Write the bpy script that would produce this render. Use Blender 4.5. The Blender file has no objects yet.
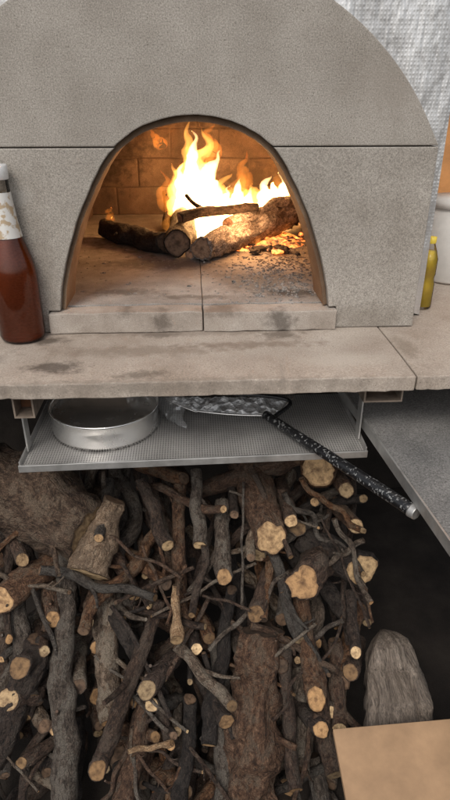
import bpy, bmesh, math, random
from mathutils import Vector, Matrix, noise
random.seed(7)
R = math.radians
C = bpy.context.scene.collection
PI = math.pi
# ------------------------------------------------------------------ camera
PITCH, YAW, F = R(27), R(3), 600.0
CAM = Vector((0, -1.1, 0.408))
fwd = Vector((math.sin(YAW)*math.cos(PITCH), math.cos(YAW)*math.cos(PITCH), -math.sin(PITCH)))
rgt = Vector((math.cos(YAW), -math.sin(YAW), 0))
upv = rgt.cross(fwd)
cd = bpy.data.cameras.new('camera'); cam = bpy.data.objects.new('camera', cd); C.objects.link(cam)
cam.location = CAM; cam.rotation_euler = (R(90)-PITCH, 0, -YAW)
cd.sensor_fit = 'VERTICAL'; cd.sensor_height = 24; cd.lens = 18; cd.clip_start = .02; cd.clip_end = 2000
bpy.context.scene.camera = cam
def ray(px, py): return rgt*((px-225)/F) + upv*((400-py)/F) + fwd
def on_y(px, py, y): d = ray(px, py); return CAM + d*((y-CAM.y)/d.y)
def on_z(px, py, z): d = ray(px, py); return CAM + d*((z-CAM.z)/d.z)
PN = Vector((0, -.827, .562)); P0 = Vector((0, -.02, -.30))
def on_pile(px, py, k=0):
    d = ray(px, py); p = P0 + PN*k
    return CAM + d*((p-CAM).dot(PN)/d.dot(PN))
def zc(p): return (p-CAM).dot(fwd)

# ------------------------------------------------------------------ materials
def nd(nt, t, ins=None, **pr):
    n = nt.nodes.new(t)
    for k, v in pr.items(): setattr(n, k, v)
    for k, v in (ins or {}).items():
        s = n.inputs[k]
        if isinstance(v, bpy.types.NodeSocket): nt.links.new(v, s)
        else: s.default_value = v
    return n
def newmat(name):
    m = bpy.data.materials.new(name); m.use_nodes = True
    nt = m.node_tree; b = nt.nodes['Principled BSDF']
    return m, nt, b
def c4(c): return (c[0], c[1], c[2], 1)
def ramp(nt, fac, stops):
    r = nd(nt, 'ShaderNodeValToRGB', {'Fac': fac})
    e = r.color_ramp.elements
    while len(e) < len(stops): e.new(.5)
    for i, (p, c) in enumerate(stops):
        e[i].position = p; e[i].color = c4(c) if isinstance(c, tuple) else (c, c, c, 1)
    return r.outputs['Color']
def mix(nt, f, a, b, mode='MIX'):
    n = nt.nodes.new('ShaderNodeMix'); n.data_type = 'RGBA'; n.blend_type = mode
    for s, v in ((n.inputs[0], f), (n.inputs[6], a), (n.inputs[7], b)):
        if isinstance(v, bpy.types.NodeSocket): nt.links.new(v, s)
        elif isinstance(v, tuple): s.default_value = c4(v)
        else: s.default_value = v
    return n.outputs[2]
def nz(nt, vec, scale, detail=4, rough=.6, dist=0):
    return nd(nt, 'ShaderNodeTexNoise', {'Vector': vec, 'Scale': scale, 'Detail': detail, 'Roughness': rough, 'Distortion': dist}).outputs['Fac']
def mapping(nt, vec, sc): return nd(nt, 'ShaderNodeMapping', {'Vector': vec, 'Scale': sc}).outputs[0]
def math_(nt, op, a, b=0.0, clamp=False):
    n = nt.nodes.new('ShaderNodeMath'); n.operation = op; n.use_clamp = clamp
    for s, v in ((n.inputs[0], a), (n.inputs[1], b)):
        if isinstance(v, bpy.types.NodeSocket): nt.links.new(v, s)
        else: s.default_value = v
    return n.outputs[0]
def bump(nt, b, h, dist, strength=1.0, prev=None):
    ins = {'Height': h, 'Distance': dist, 'Strength': strength}
    if prev is not None: ins['Normal'] = prev
    n = nd(nt, 'ShaderNodeBump', ins); nt.links.new(n.outputs[0], b.inputs['Normal']); return n.outputs[0]
def spot(nt, vec, cen, rx, ry, rz, wob=.35):
    v = nd(nt, 'ShaderNodeVectorMath', {0: vec, 1: cen}, operation='SUBTRACT').outputs[0]
    v = nd(nt, 'ShaderNodeVectorMath', {0: v, 1: (1/rx, 1/ry, 1/rz)}, operation='MULTIPLY').outputs[0]
    l = nd(nt, 'ShaderNodeVectorMath', {0: v}, operation='LENGTH').outputs['Value']
    n = nz(nt, vec, 45, 5, .65)
    l = math_(nt, 'ADD', l, math_(nt, 'MULTIPLY', math_(nt, 'SUBTRACT', n, .5), wob*6))
    return ramp(nt, l, [(.35, 1.0), (1.05, 0.0)])
def stone(name, dark, mid, light, stains_and_tones=(), grain=.5, sc=1.0, rough=.9, bumpd=.0012):
    m, nt, b = newmat(name)
    v = nd(nt, 'ShaderNodeTexCoord').outputs['Object']
    big = nz(nt, v, 7*sc, 6, .62)
    col = ramp(nt, big, [(.28, dark), (.5, mid), (.75, light)])
    fine = nz(nt, v, 420*sc, 4, .8)
    col = mix(nt, grain, col, ramp(nt, fine, [(.32, .22), (.5, .52), (.68, .82)]), 'OVERLAY')
    vo = nd(nt, 'ShaderNodeTexVoronoi', {'Vector': v, 'Scale': 230*sc}).outputs['Distance']
    msk = nz(nt, v, 60*sc, 3)
    col = mix(nt, math_(nt, 'MULTIPLY', math_(nt, 'MULTIPLY', ramp(nt, vo, [(.10, 1.0), (.24, 0.0)]), ramp(nt, msk, [(.45, 0.), (.6, 1.)])), .75), col, (dark[0]*.35, dark[1]*.33, dark[2]*.3))
    vl = nd(nt, 'ShaderNodeTexVoronoi', {'Vector': v, 'Scale': 140*sc}).outputs['Distance']
    col = mix(nt, math_(nt, 'MULTIPLY', ramp(nt, vl, [(.06, 1.0), (.14, 0.0)]), .4), col, (min(1, light[0]*1.7), min(1, light[1]*1.7), min(1, light[2]*1.7)))
    for (cen, rx, ry, rz, c, a) in stains_and_tones:
        col = mix(nt, math_(nt, 'MULTIPLY', spot(nt, v, cen, rx, ry, rz), a), col, c)
    nt.links.new(col, b.inputs['Base Color']); b.inputs['Roughness'].default_value = rough
    b.inputs['Specular IOR Level'].default_value = .25
    h = math_(nt, 'ADD', math_(nt, 'MULTIPLY', fine, .5), math_(nt, 'MULTIPLY', nz(nt, v, 110*sc, 5, .7), .6))
    bump(nt, b, h, bumpd*1.5, .6)
    return m
def bark(name, c1, c2, c3, lich, la, vmin=.5, vr=1.1, zs=1.0):
    m, nt, b = newmat(name)
    v = nd(nt, 'ShaderNodeAttribute', attribute_name='bc').outputs['Vector']
    rnd = nd(nt, 'ShaderNodeObjectInfo').outputs['Random']
    off = nd(nt, 'ShaderNodeCombineXYZ', {'X': math_(nt, 'MULTIPLY', rnd, 9.), 'Z': math_(nt, 'MULTIPLY', rnd, 31.)}).outputs[0]
    v = nd(nt, 'ShaderNodeVectorMath', {0: v, 1: off}, operation='ADD').outputs[0]
    a = nz(nt, mapping(nt, v, (140, 140, 80*zs)), 1, 8, .76, .3)
    g = nz(nt, mapping(nt, v, (38, 38, 28*zs)), 1, 6, .72)
    col = ramp(nt, a, [(.36, c1), (.5, c2), (.64, c3)])
    col = mix(nt, math_(nt, 'MULTIPLY', ramp(nt, g, [(.5, 0.), (.55, 1.)]), la), col, mix(nt, a, lich, tuple(x*.35 for x in lich)))
    f = nz(nt, mapping(nt, v, (520, 520, 420*zs)), 1, 4, .8)
    col = mix(nt, .9, col, ramp(nt, f, [(.3, .08), (.7, .92)]), 'OVERLAY')
    hv = nd(nt, 'ShaderNodeHueSaturation', {'Color': col, 'Value': math_(nt, 'ADD', math_(nt, 'MULTIPLY', rnd, vr), vmin), 'Saturation': math_(nt, 'ADD', .75, math_(nt, 'MULTIPLY', rnd, .5))}).outputs[0]
    nt.links.new(hv, b.inputs['Base Color']); b.inputs['Roughness'].default_value = .68
    b.inputs['Specular IOR Level'].default_value = .4
    cr = nd(nt, 'ShaderNodeTexVoronoi', {'Vector': mapping(nt, v, (120, 120, 70*zs)), 'Scale': 1}, feature='DISTANCE_TO_EDGE').outputs['Distance']
    h = math_(nt, 'ADD', a, math_(nt, 'MULTIPLY', ramp(nt, cr, [(0., 0.), (.12, 1.)]), .25))
    h = math_(nt, 'ADD', h, math_(nt, 'MULTIPLY', f, .3))
    bump(nt, b, h, .006 if zs >= 1 else .0025, 1.)
    return m
def cutwood(name, c1, c2, edge, alt=None):
    m, nt, b = newmat(name)
    v = nd(nt, 'ShaderNodeAttribute', attribute_name='bc').outputs['Vector']
    rnd = nd(nt, 'ShaderNodeObjectInfo').outputs['Random']
    sp = nd(nt, 'ShaderNodeSeparateXYZ', {0: v})
    xy = nd(nt, 'ShaderNodeCombineXYZ', {'X': sp.outputs[0], 'Y': sp.outputs[1], 'Z': math_(nt, 'MULTIPLY', rnd, 3.)}).outputs[0]
    fr = sp.outputs[2]
    n1 = nz(nt, xy, 90, 5, .65)
    rings = math_(nt, 'SINE', math_(nt, 'ADD', math_(nt, 'MULTIPLY', fr, 30.), math_(nt, 'MULTIPLY', n1, 16.)))
    if alt: c1 = mix(nt, ramp(nt, math_(nt, 'FRACT', math_(nt, 'MULTIPLY', rnd, 7.3)), [(.3, 0.), (.8, 1.)]), c1, alt)
    col = mix(nt, math_(nt, 'ADD', math_(nt, 'MULTIPLY', rings, .07), .3), c1, c2)
    col = mix(nt, ramp(nt, n1, [(.42, 0.), (.68, .85)]), col, edge)
    col = mix(nt, ramp(nt, fr, [(.0, .8), (.25, .0)]), col, edge)
    col = mix(nt, ramp(nt, fr, [(.75, 0.), (1., .8)]), col, edge)
    hv = nd(nt, 'ShaderNodeHueSaturation', {'Color': col, 'Value': math_(nt, 'ADD', math_(nt, 'MULTIPLY', rnd, 1.1), .3)}).outputs[0]
    nt.links.new(hv, b.inputs['Base Color']); b.inputs['Roughness'].default_value = .8
    bump(nt, b, math_(nt, 'ADD', nz(nt, xy, 500, 3, .6), math_(nt, 'MULTIPLY', n1, 2.)), .0012, .6)
    return m
def plain(name, col, rough=.5, metal=0., var=.2, sc=40, bumpd=.0):
    m, nt, b = newmat(name)
    v = nd(nt, 'ShaderNodeTexCoord').outputs['Object']
    n = nz(nt, v, sc, 6, .65)
    nt.links.new(ramp(nt, n, [(.3, tuple(x*(1-var) for x in col)), (.7, tuple(min(1, x*(1+var)) for x in col))]), b.inputs['Base Color'])
    nt.links.new(ramp(nt, nz(nt, v, sc*2.3, 4), [(.3, max(0, rough-.12)), (.7, min(1, rough+.12))]), b.inputs['Roughness'])
    b.inputs['Metallic'].default_value = metal
    if bumpd: bump(nt, b, n, bumpd)
    return m
def flame_mat(name, col, s):
    m = bpy.data.materials.new(name); m.use_nodes = True; nt = m.node_tree; nt.nodes.clear()
    o = nt.nodes.new('ShaderNodeOutputMaterial'); e = nd(nt, 'ShaderNodeEmission', {'Color': c4(col), 'Strength': s})
    nt.links.new(e.outputs[0], o.inputs['Volume']); return m

soot_c = (.05, .035, .025)
M = {}
M['facade'] = stone('facade stone', (.25, .222, .19), (.315, .286, .25), (.385, .352, .312),
    stains_and_tones=[((-.27, 0, .12), .02, .3, .14, (.18, .15, .12), .3), ((.33, 0, .02), .12, .3, .03, (.18, .15, .12), .35), ((.33, 0, .42), .09, .3, .07, (.25, .215, .18), .4), ((-.3, 0, .25), .03, .3, .02, (.42, .4, .37), .4), ((-.36, 0, .1), .05, .3, .1, (.2, .165, .13), .35)], grain=.85, bumpd=.0008)
M['sill'] = stone('sill stone', (.24, .20, .165), (.36, .31, .265), (.48, .435, .385), grain=.5, sc=1.4,
    stains_and_tones=[((.165, -.01, .02), .035, .05, .03, soot_c, .7), ((-.06, -.01, .02), .022, .05, .03, soot_c, .55), ((-.13, 0, .04), .02, .05, .02, soot_c, .5), ((.05, 0, .04), .05, .04, .012, (.1, .07, .05), .5)])
M['slab'] = stone('worktop concrete', (.27, .215, .17), (.375, .315, .262), (.47, .41, .35), grain=.5, sc=.8,
    stains_and_tones=[((-.275, -.045, 0), .045, .022, .05, soot_c, .7), ((-.235, -.165, 0), .06, .03, .05, (.06, .045, .035), .75), ((-.09, -.2, 0), .05, .02, .05, (.1, .08, .06), .6),
            ((.1, -.08, 0), .16, .02, .05, (.21, .155, .115), .65), ((-.1, -.1, 0), .2, .03, .05, (.21, .16, .12), .55), ((.16, -.03, 0), .05, .03, .05, (.1, .075, .055), .65), ((.38, -.1, 0), .02, .08, .05, (.2, .16, .12), .5), ((-.1, -.225, -.01), .5, .012, .02, (.2, .17, .14), .5),
            ((-.07, -.02, 0), .05, .02, .05, (.08, .06, .045), .6), ((-.02, -.015, 0), .3, .02, .05, (.2, .16, .13), .5), ((.25, -.16, 0), .1, .04, .05, (.5, .45, .39), .45), ((-.4, -.12, 0), .1, .05, .05, (.2, .17, .14), .5)])
M['hearth'] = stone('hearth floor', (.18, .162, .142), (.28, .26, .238), (.42, .40, .375), grain=.7, sc=1.3,
    stains_and_tones=[((-.15, .12, .04), .10, .03, .04, (.10, .08, .065), .65), ((.13, .2, .04), .12, .12, .04, (.11, .098, .085), .6), ((-.07, .35, .04), .22, .07, .04, (.13, .115, .10), .75), ((.0, .62, .04), .35, .2, .06, (.06, .052, .045), .85), ((.18, .34, .04), .14, .1, .04, (.50, .49, .47), .75), ((.2, .1, .04), .07, .04, .04, (.04, .034, .03), .75), ((.02, .2, .04), .05, .06, .04, (.46, .44, .41), .5), ((-.15, .22, .04), .1, .04, .04, (.4, .38, .35), .5), ((.0, .08, .04), .12, .02, .04, (.08, .065, .05), .6)])
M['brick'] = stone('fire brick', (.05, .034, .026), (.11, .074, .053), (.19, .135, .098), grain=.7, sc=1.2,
    stains_and_tones=[((-.28, .9, .3), .2, .4, .2, (.022, .015, .012), .85), ((.2, 1., .15), .15, .3, .08, (.04, .028, .02), .7), ((-.05, 1., .1), .1, .3, .06, (.24, .19, .145), .4), ((-.3, .6, .2), .12, .3, .14, (.028, .02, .015), .8), ((.1, 1., .35), .25, .3, .06, (.03, .02, .015), .8)])  # bricks coloured much darker on the left and along the top
M['mortar'] = stone('sooty mortar', (.045, .03, .023), (.085, .058, .042), (.13, .092, .07))
M['soot'] = stone('soot black wall', (.02, .015, .012), (.03, .024, .02), (.045, .036, .03))
M['ring'] = stone('scorched arch lining', (.12, .075, .048), (.19, .125, .08), (.28, .20, .135), sc=1.6)
M['earth_and_shade'] = stone('bare earth', (.015, .012, .01), (.027, .021, .017), (.045, .036, .028), sc=1.2, bumpd=.004)
M['shelf'] = stone('speckled grey board', (.10, .097, .093), (.18, .172, .163), (.28, .27, .255), grain=1., sc=.8, bumpd=.002)
M['bark1'] = bark('reddish brown bark', (.016, .008, .005), (.072, .039, .024), (.155, .095, .062), (.17, .13, .095), .5)
M['bark2'] = bark('grey bark', (.02, .014, .010), (.085, .062, .046), (.17, .135, .105), (.235, .20, .16), .7)
M['bark3'] = bark('dark bark', (.006, .004, .003), (.033, .020, .014), (.085, .056, .040), (.13, .10, .078), .45)
M['bigbark'] = bark('rough dark bark', (.012, .008, .006), (.05, .034, .025), (.115, .083, .062), (.165, .13, .10), .55)
M['pale'] = bark('bare split wood', (.14, .08, .045), (.27, .18, .11), (.40, .29, .19), (.15, .10, .065), .5)
M['weather'] = bark('weathered wood', (.11, .078, .055), (.20, .15, .11), (.28, .215, .16), (.16, .12, .09), .4, .85, .2, .12)
M['char'] = bark('charred bark', (.008, .006, .005), (.035, .025, .02), (.10, .065, .05), (.18, .13, .10), .35)
M['ash'] = bark('ash covered bark', (.05, .035, .03), (.36, .32, .29), (.68, .65, .62), (.05, .032, .026), .5, .95, .2)
M['cut'] = cutwood('sawn end', (.54, .32, .145), (.36, .19, .085), (.11, .055, .026), (.64, .48, .27))
M['cutold'] = cutwood('old weathered end', (.18, .11, .065), (.11, .065, .04), (.035, .02, .012))
M['cutb'] = cutwood('scorched sawn end', (.58, .38, .25), (.36, .22, .14), (.09, .05, .03))
M['steel'] = plain('galvanised steel', (.5, .49, .47), .42, .7, .25, 25, .0004)
M['rust'] = plain('rusty steel tube', (.24, .19, .15), .6, .4, .45, 35, .0008)
M['rustin'] = plain('rusty tube inside', (.12, .05, .022), .85, .1, .4, 60)
M['tin'] = plain('polished tin', (.92, .91, .89), .2, .92, .04, 12)
M['blk'] = plain('black enamel', (.012, .012, .013), .3, 0., .3, 30)
M['cap'] = plain('white metal cap', (.7, .7, .69), .35, .2, .15, 60)
M['white'] = plain('white paint', (.66, .64, .60), .6, 0, .08)
M['orange'] = plain('varnished pine', (.66, .31, .11), .45, 0, .25, 14)
M['box'] = plain('tan board', (.43, .27, .155), .7, 0, .25, 9, .0006)
M['block'] = plain('dark support block', (.06, .05, .04), .9, 0, .3, 30, .002)
M['coal'] = plain('charcoal', (.05, .043, .038), .9, 0, .7, 90, .003)
M['crumb'] = plain('ash crumbs', (.24, .22, .20), .95, 0, .95, 200, .001)

m, nt, b = newmat('bubble foil'); v = nd(nt, 'ShaderNodeTexCoord').outputs['Object']
vv = nd(nt, 'ShaderNodeTexVoronoi', {'Vector': mapping(nt, v, (165, 165, 150)), 'Scale': 1, 'Randomness': .12}).outputs['Distance']
w = nz(nt, mapping(nt, v, (16, 16, 5)), 1, 4, .55)
nt.links.new(mix(nt, .5, ramp(nt, vv, [(.25, (.93, .92, .90)), (.62, (.62, .605, .59))]), ramp(nt, w, [(.35, (.55, .54, .53)), (.65, (.95, .94, .92))])), b.inputs['Base Color'])
b.inputs['Metallic'].default_value = .75; b.inputs['Roughness'].default_value = .34
p1 = bump(nt, b, ramp(nt, vv, [(.1, 1.), (.6, 0.)]), .0009, .6); bump(nt, b, w, .02, .7, p1); M['foil'] = m
m, nt, b = newmat('crumpled aluminium'); v = nd(nt, 'ShaderNodeTexCoord').outputs['Object']
n1 = nd(nt, 'ShaderNodeTexVoronoi', {'Vector': v, 'Scale': 60.}).outputs['Distance']
n2 = nz(nt, v, 70, 5, .6)
nt.links.new(ramp(nt, n2, [(.35, (.45, .45, .45)), (.65, (.9, .9, .89))]), b.inputs['Base Color'])
b.inputs['Metallic'].default_value = .5; b.inputs['Roughness'].default_value = .25; bump(nt, b, math_(nt, 'ADD', n1, n2), .01, .9); M['alu'] = m
m, nt, b = newmat('perforated sheet'); v = nd(nt, 'ShaderNodeTexCoord').outputs['Object']
vv = nd(nt, 'ShaderNodeTexVoronoi', {'Vector': mapping(nt, v, (210, 210, 210)), 'Scale': 1, 'Randomness': 0.05}).outputs['Distance']
big = nz(nt, v, 9, 5, .6)
col = mix(nt, ramp(nt, vv, [(.22, .9), (.36, 0.)]), ramp(nt, big, [(.3, (.34, .325, .31)), (.7, (.6, .58, .55))]), (.07, .065, .06))
nt.links.new(col, b.inputs['Base Color']); b.inputs['Metallic'].default_value = .4; b.inputs['Roughness'].default_value = .42
bump(nt, b, ramp(nt, vv, [(.22, 0.), (.36, 1.)]), .002, .8); M['perf'] = m
m, nt, b = newmat('speckled black handle'); v = nd(nt, 'ShaderNodeTexCoord').outputs['Object']
col = mix(nt, ramp(nt, nz(nt, v, 190, 4, .6), [(.57, 0.), (.61, 1.)]), (.010, .010, .011), (.22, .22, .215))
nt.links.new(col, b.inputs['Base Color']); b.inputs['Roughness'].default_value = .28; M['handle'] = m
def film(name, tint, f0, diff=0.0):
    m = bpy.data.materials.new(name); m.use_nodes = True; nt = m.node_tree; nt.nodes.clear()
    o = nt.nodes.new('ShaderNodeOutputMaterial')
    t = nd(nt, 'ShaderNodeBsdfTransparent', {'Color': c4(tint)}); g = nd(nt, 'ShaderNodeBsdfGlossy', {'Roughness': .08})
    lw = nd(nt, 'ShaderNodeFresnel', {'IOR': 1.45}); f = math_(nt, 'ADD', lw.outputs[0], f0, True)
    x = nd(nt, 'ShaderNodeMixShader', {0: f, 1: t.outputs[0], 2: g.outputs[0]}).outputs[0]
    if diff:
        d = nd(nt, 'ShaderNodeBsdfDiffuse', {'Color': (.8, .8, .8, 1)}); x = nd(nt, 'ShaderNodeMixShader', {0: diff, 1: x, 2: d.outputs[0]}).outputs[0]
    nt.links.new(x, o.inputs['Surface']); return m
M['glass'] = film('clear glass', (.93, .9, .86), .0)
M['plastic'] = film('clear crinkled plastic', (.96, .96, .96), .12, .14)
def liquid(name, col, tr):
    m, nt, b = newmat(name); v = nd(nt, 'ShaderNodeTexCoord').outputs['Object']
    nt.links.new(ramp(nt, nz(nt, v, 18, 3), [(.3, tuple(x*.8 for x in col)), (.7, tuple(min(1, x*1.2) for x in col))]), b.inputs['Base Color'])
    b.inputs['Roughness'].default_value = .15; b.inputs['Transmission Weight'].default_value = tr; b.inputs['IOR'].default_value = 1.34; return m
M['syrup'] = liquid('red brown liquid', (.42, .085, .022), .6)
M['oil'] = liquid('yellow oil', (.95, .68, .10), .2)
M['flame'] = flame_mat('flame', (1, .42, .08), 70)
M['flame2'] = flame_mat('thin orange flame', (1, .27, .03), 20)
M['flame3'] = flame_mat('flame core', (1, .60, .26), 170)
M['flame4'] = flame_mat('flame glow', (1, .33, .05), 16)
m, nt, b = newmat('glowing embers'); v = nd(nt, 'ShaderNodeTexCoord').outputs['Object']
n = nz(nt, v, 42, 7, .72)
nt.links.new(ramp(nt, n, [(.36, (.03, .025, .022)), (.47, (.36, .34, .32))]), b.inputs['Base Color']); b.inputs['Roughness'].default_value = .95
nt.links.new(ramp(nt, n, [(.42, (.5, .05, .0)), (.54, (1, .22, .03)), (.68, (1, .42, .10))]), b.inputs['Emission Color'])
nt.links.new(math_(nt, 'MULTIPLY', ramp(nt, n, [(.42, 0.), (.60, 1.)]), 3.2), b.inputs['Emission Strength'])
bump(nt, b, n, .008, .6); M['ember'] = m

# ------------------------------------------------------------------ object helpers
def thing(name, label, cat, loc, group=None):
    o = bpy.data.objects.new(name, None); C.objects.link(o); o.location = loc; o.empty_display_size = .05
    o['label'] = label; o['category'] = cat
    if group: o['group'] = group
    return o
def root_of(o):
    while o.parent: o = o.parent
    return o
def obj(name, vf, mat, parent=None, smooth=False, bev=0, attr=None, **props):
    vs, fs = vf
    off = Vector(root_of(parent).location) if parent else Vector((0, 0, 0))
    me = bpy.data.meshes.new(name); me.from_pydata([tuple(Vector(q)-off) for q in vs], [], fs); me.update()
    bm = bmesh.new(); bm.from_mesh(me); bmesh.ops.recalc_face_normals(bm, faces=bm.faces); bm.to_mesh(me); bm.free()
    if attr:
        a = me.attributes.new('bc', 'FLOAT_VECTOR', 'POINT')
        a.data.foreach_set('vector', [c for q in attr for c in q])
    if smooth: me.polygons.foreach_set('use_smooth', [True]*len(me.polygons))
    me.materials.append(M[mat] if isinstance(mat, str) else mat)
    o = bpy.data.objects.new(name, me); C.objects.link(o)
    if parent: o.parent = parent
    if bev:
        b = o.modifiers.new('bevel', 'BEVEL'); b.width = bev; b.segments = 2; b.limit_method = 'ANGLE'; b.angle_limit = R(35)
    for k, v in props.items(): o[k] = v
    return o
def boxv(c, h, ax=None, vs=None, fs=None):
    ax = ax or (Vector((1, 0, 0)), Vector((0, 1, 0)), Vector((0, 0, 1)))
    vs = [] if vs is None else vs; fs = [] if fs is None else fs
    n = len(vs); c = Vector(c)
    for sx in (-1, 1):
        for sy in (-1, 1):
            for sz in (-1, 1): vs.append(c + ax[0]*h[0]*sx + ax[1]*h[1]*sy + ax[2]*h[2]*sz)
    for f in ((0, 1, 3, 2), (4, 6, 7, 5), (0, 4, 5, 1), (2, 3, 7, 6), (0, 2, 6, 4), (1, 5, 7, 3)): fs.append([n+i for i in f])
    return vs, fs
def bb(x0, x1, y0, y1, z0, z1, vs=None, fs=None):
    return boxv(((x0+x1)/2, (y0+y1)/2, (z0+z1)/2), ((x1-x0)/2, (y1-y0)/2, (z1-z0)/2), None, vs, fs)
def prism(poly, y0, y1):
    n = len(poly); vs = [(x, y0, z) for x, z in poly] + [(x, y1, z) for x, z in poly]
    fs = [list(range(n)), list(range(2*n-1, n-1, -1))] + [[i, (i+1) % n, n+(i+1) % n, n+i] for i in range(n)]
    return vs, fs
def lathe(prof, c, seg=40):
    vs, fs = [], []; c = Vector(c)
    for r, z in prof:
        for i in range(seg):
            a = 2*PI*i/seg; vs.append(c+Vector((r*math.cos(a), r*math.sin(a), z)))
    for j in range(len(prof)-1):
        for i in range(seg):
            k = (i+1) % seg; fs.append([j*seg+i, j*seg+k, (j+1)*seg+k, (j+1)*seg+i])
    return vs, fs
def crom(pts, n):
    out = []; P = [pts[0]*2-pts[1]] + pts + [pts[-1]*2-pts[-2]]
    for i in range(1, len(P)-2):
        for j in range(n):
            t = j/n; a, b, c, d = P[i-1], P[i], P[i+1], P[i+2]
            out.append(.5*((2*b)+(c-a)*t+(2*a-5*b+4*c-d)*t*t+(3*b-a-3*c+d)*t**3))
    out.append(pts[-1].copy()); return out
def fbm(v, o=3):
    s, a = 0, 1
    for i in range(o): s += a*noise.noise(v); v = v*2.03+Vector((3.1, 1.7, 5.3)); a *= .5
    return s
def tube(path, rad, seg=14, rough=.06, nsc=1.0, n0=None, n1=None, knots=(), fine=0.0, fold=0.0):
    seed = Vector((random.uniform(0, 50), random.uniform(0, 50), random.uniform(0, 50)))
    L = [0]
    for i in range(1, len(path)): L.append(L[-1]+(path[i]-path[i-1]).length)
    T = L[-1]; n = len(path)
    tg = [(path[min(i+1, n-1)]-path[max(i-1, 0)]).normalized() for i in range(n)]
    u = tg[0].orthogonal().normalized()
    vs, at, rings = [], [], []
    for i in range(n):
        u = (u-tg[i]*u.dot(tg[i])).normalized(); w = tg[i].cross(u)
        r0 = rad(L[i]/T); ring = []
        for j in range(seg):
            a = 2*PI*j/seg; ca, sa = math.cos(a), math.sin(a)
            q = Vector((ca*r0*nsc*38, sa*r0*nsc*38, L[i]*nsc*22))+seed
            rr = r0*(1+rough*2*fbm(q)+rough*1.2*noise.noise(Vector((ca*.9, sa*.9, L[i]*9))+seed))
            if fine: rr += fine*fbm(Vector((ca*r0*150, sa*r0*150, L[i]*70))+seed)
            if fold: rr += r0*fold*(abs(noise.noise(Vector((ca*2.2+L[i]*4, sa*2.2, L[i]*6))+seed))*-2.4+.35+.5*noise.noise(Vector((ca, sa, L[i]*14))+seed))
            for (kt, ka, kr) in knots:
                d2 = ((L[i]/T-kt)*T/(r0*1.0))**2 + ((math.atan2(math.sin(a-ka), math.cos(a-ka)))/.7)**2
                rr += kr*r0*math.exp(-d2)
            off = u*ca*rr+w*sa*rr
            for (nn, s_end) in ((n0, 0), (n1, T)):
                if nn is None: continue
                dd = abs(L[i]-s_end); reach = r0*2.2
                if dd < reach:
                    den = tg[i].dot(nn)
                    if abs(den) < .45: den = .45*(1 if den >= 0 else -1)
                    sh = -off.dot(nn)/den; sh = max(-1.5*r0, min(1.5*r0, sh))
                    off = off+tg[i]*sh*(1-dd/reach)
            vs.append(path[i]+off); at.append((ca*r0, sa*r0, L[i])); ring.append(len(vs)-1)
        rings.append(ring)
    fs = []
    for i in range(n-1):
        for j in range(seg):
            k = (j+1) % seg; fs.append([rings[i][j], rings[i][k], rings[i+1][k], rings[i+1][j]])
    caps = []
    for e, i, sgn in ((0, 0, -1), (1, n-1, 1)):
        cen = sum((vs[q] for q in rings[i]), Vector())/seg; r0 = max(rad(L[i]/T), 1e-4)
        base = len(vs)
        for j, q in enumerate(rings[i]):
            vs.append(cen+(vs[q]-cen)*.86); at.append((at[q][0]*.86, at[q][1]*.86, at[q][2]))
        for j in range(seg):
            k = (j+1) % seg; fs.append([rings[i][j], rings[i][k], base+k, base+j])
        cv, cf, ca_ = [], [], []
        lift = tg[i]*sgn*.0006
        for q, fr in enumerate((.9, .6, .3)):
            for j in range(seg):
                a = 2*PI*j/seg
                cv.append(cen+(vs[rings[i][j]]-cen)*fr+lift*(1+2*noise.noise(Vector((a, q, i))+seed)))
                ca_.append((math.cos(a)*r0*fr, math.sin(a)*r0*fr, fr))
        cv.append(cen+lift*1.4); ca_.append((0, 0, 0))
        for q in range(2):
            for j in range(seg):
                k = (j+1) % seg; cf.append([q*seg+j, q*seg+k, (q+1)*seg+k, (q+1)*seg+j])
        for j in range(seg): cf.append([2*seg+j, 2*seg+(j+1) % seg, 3*seg])
        caps.append((cv, cf, ca_))
    return vs, fs, at, caps
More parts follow.
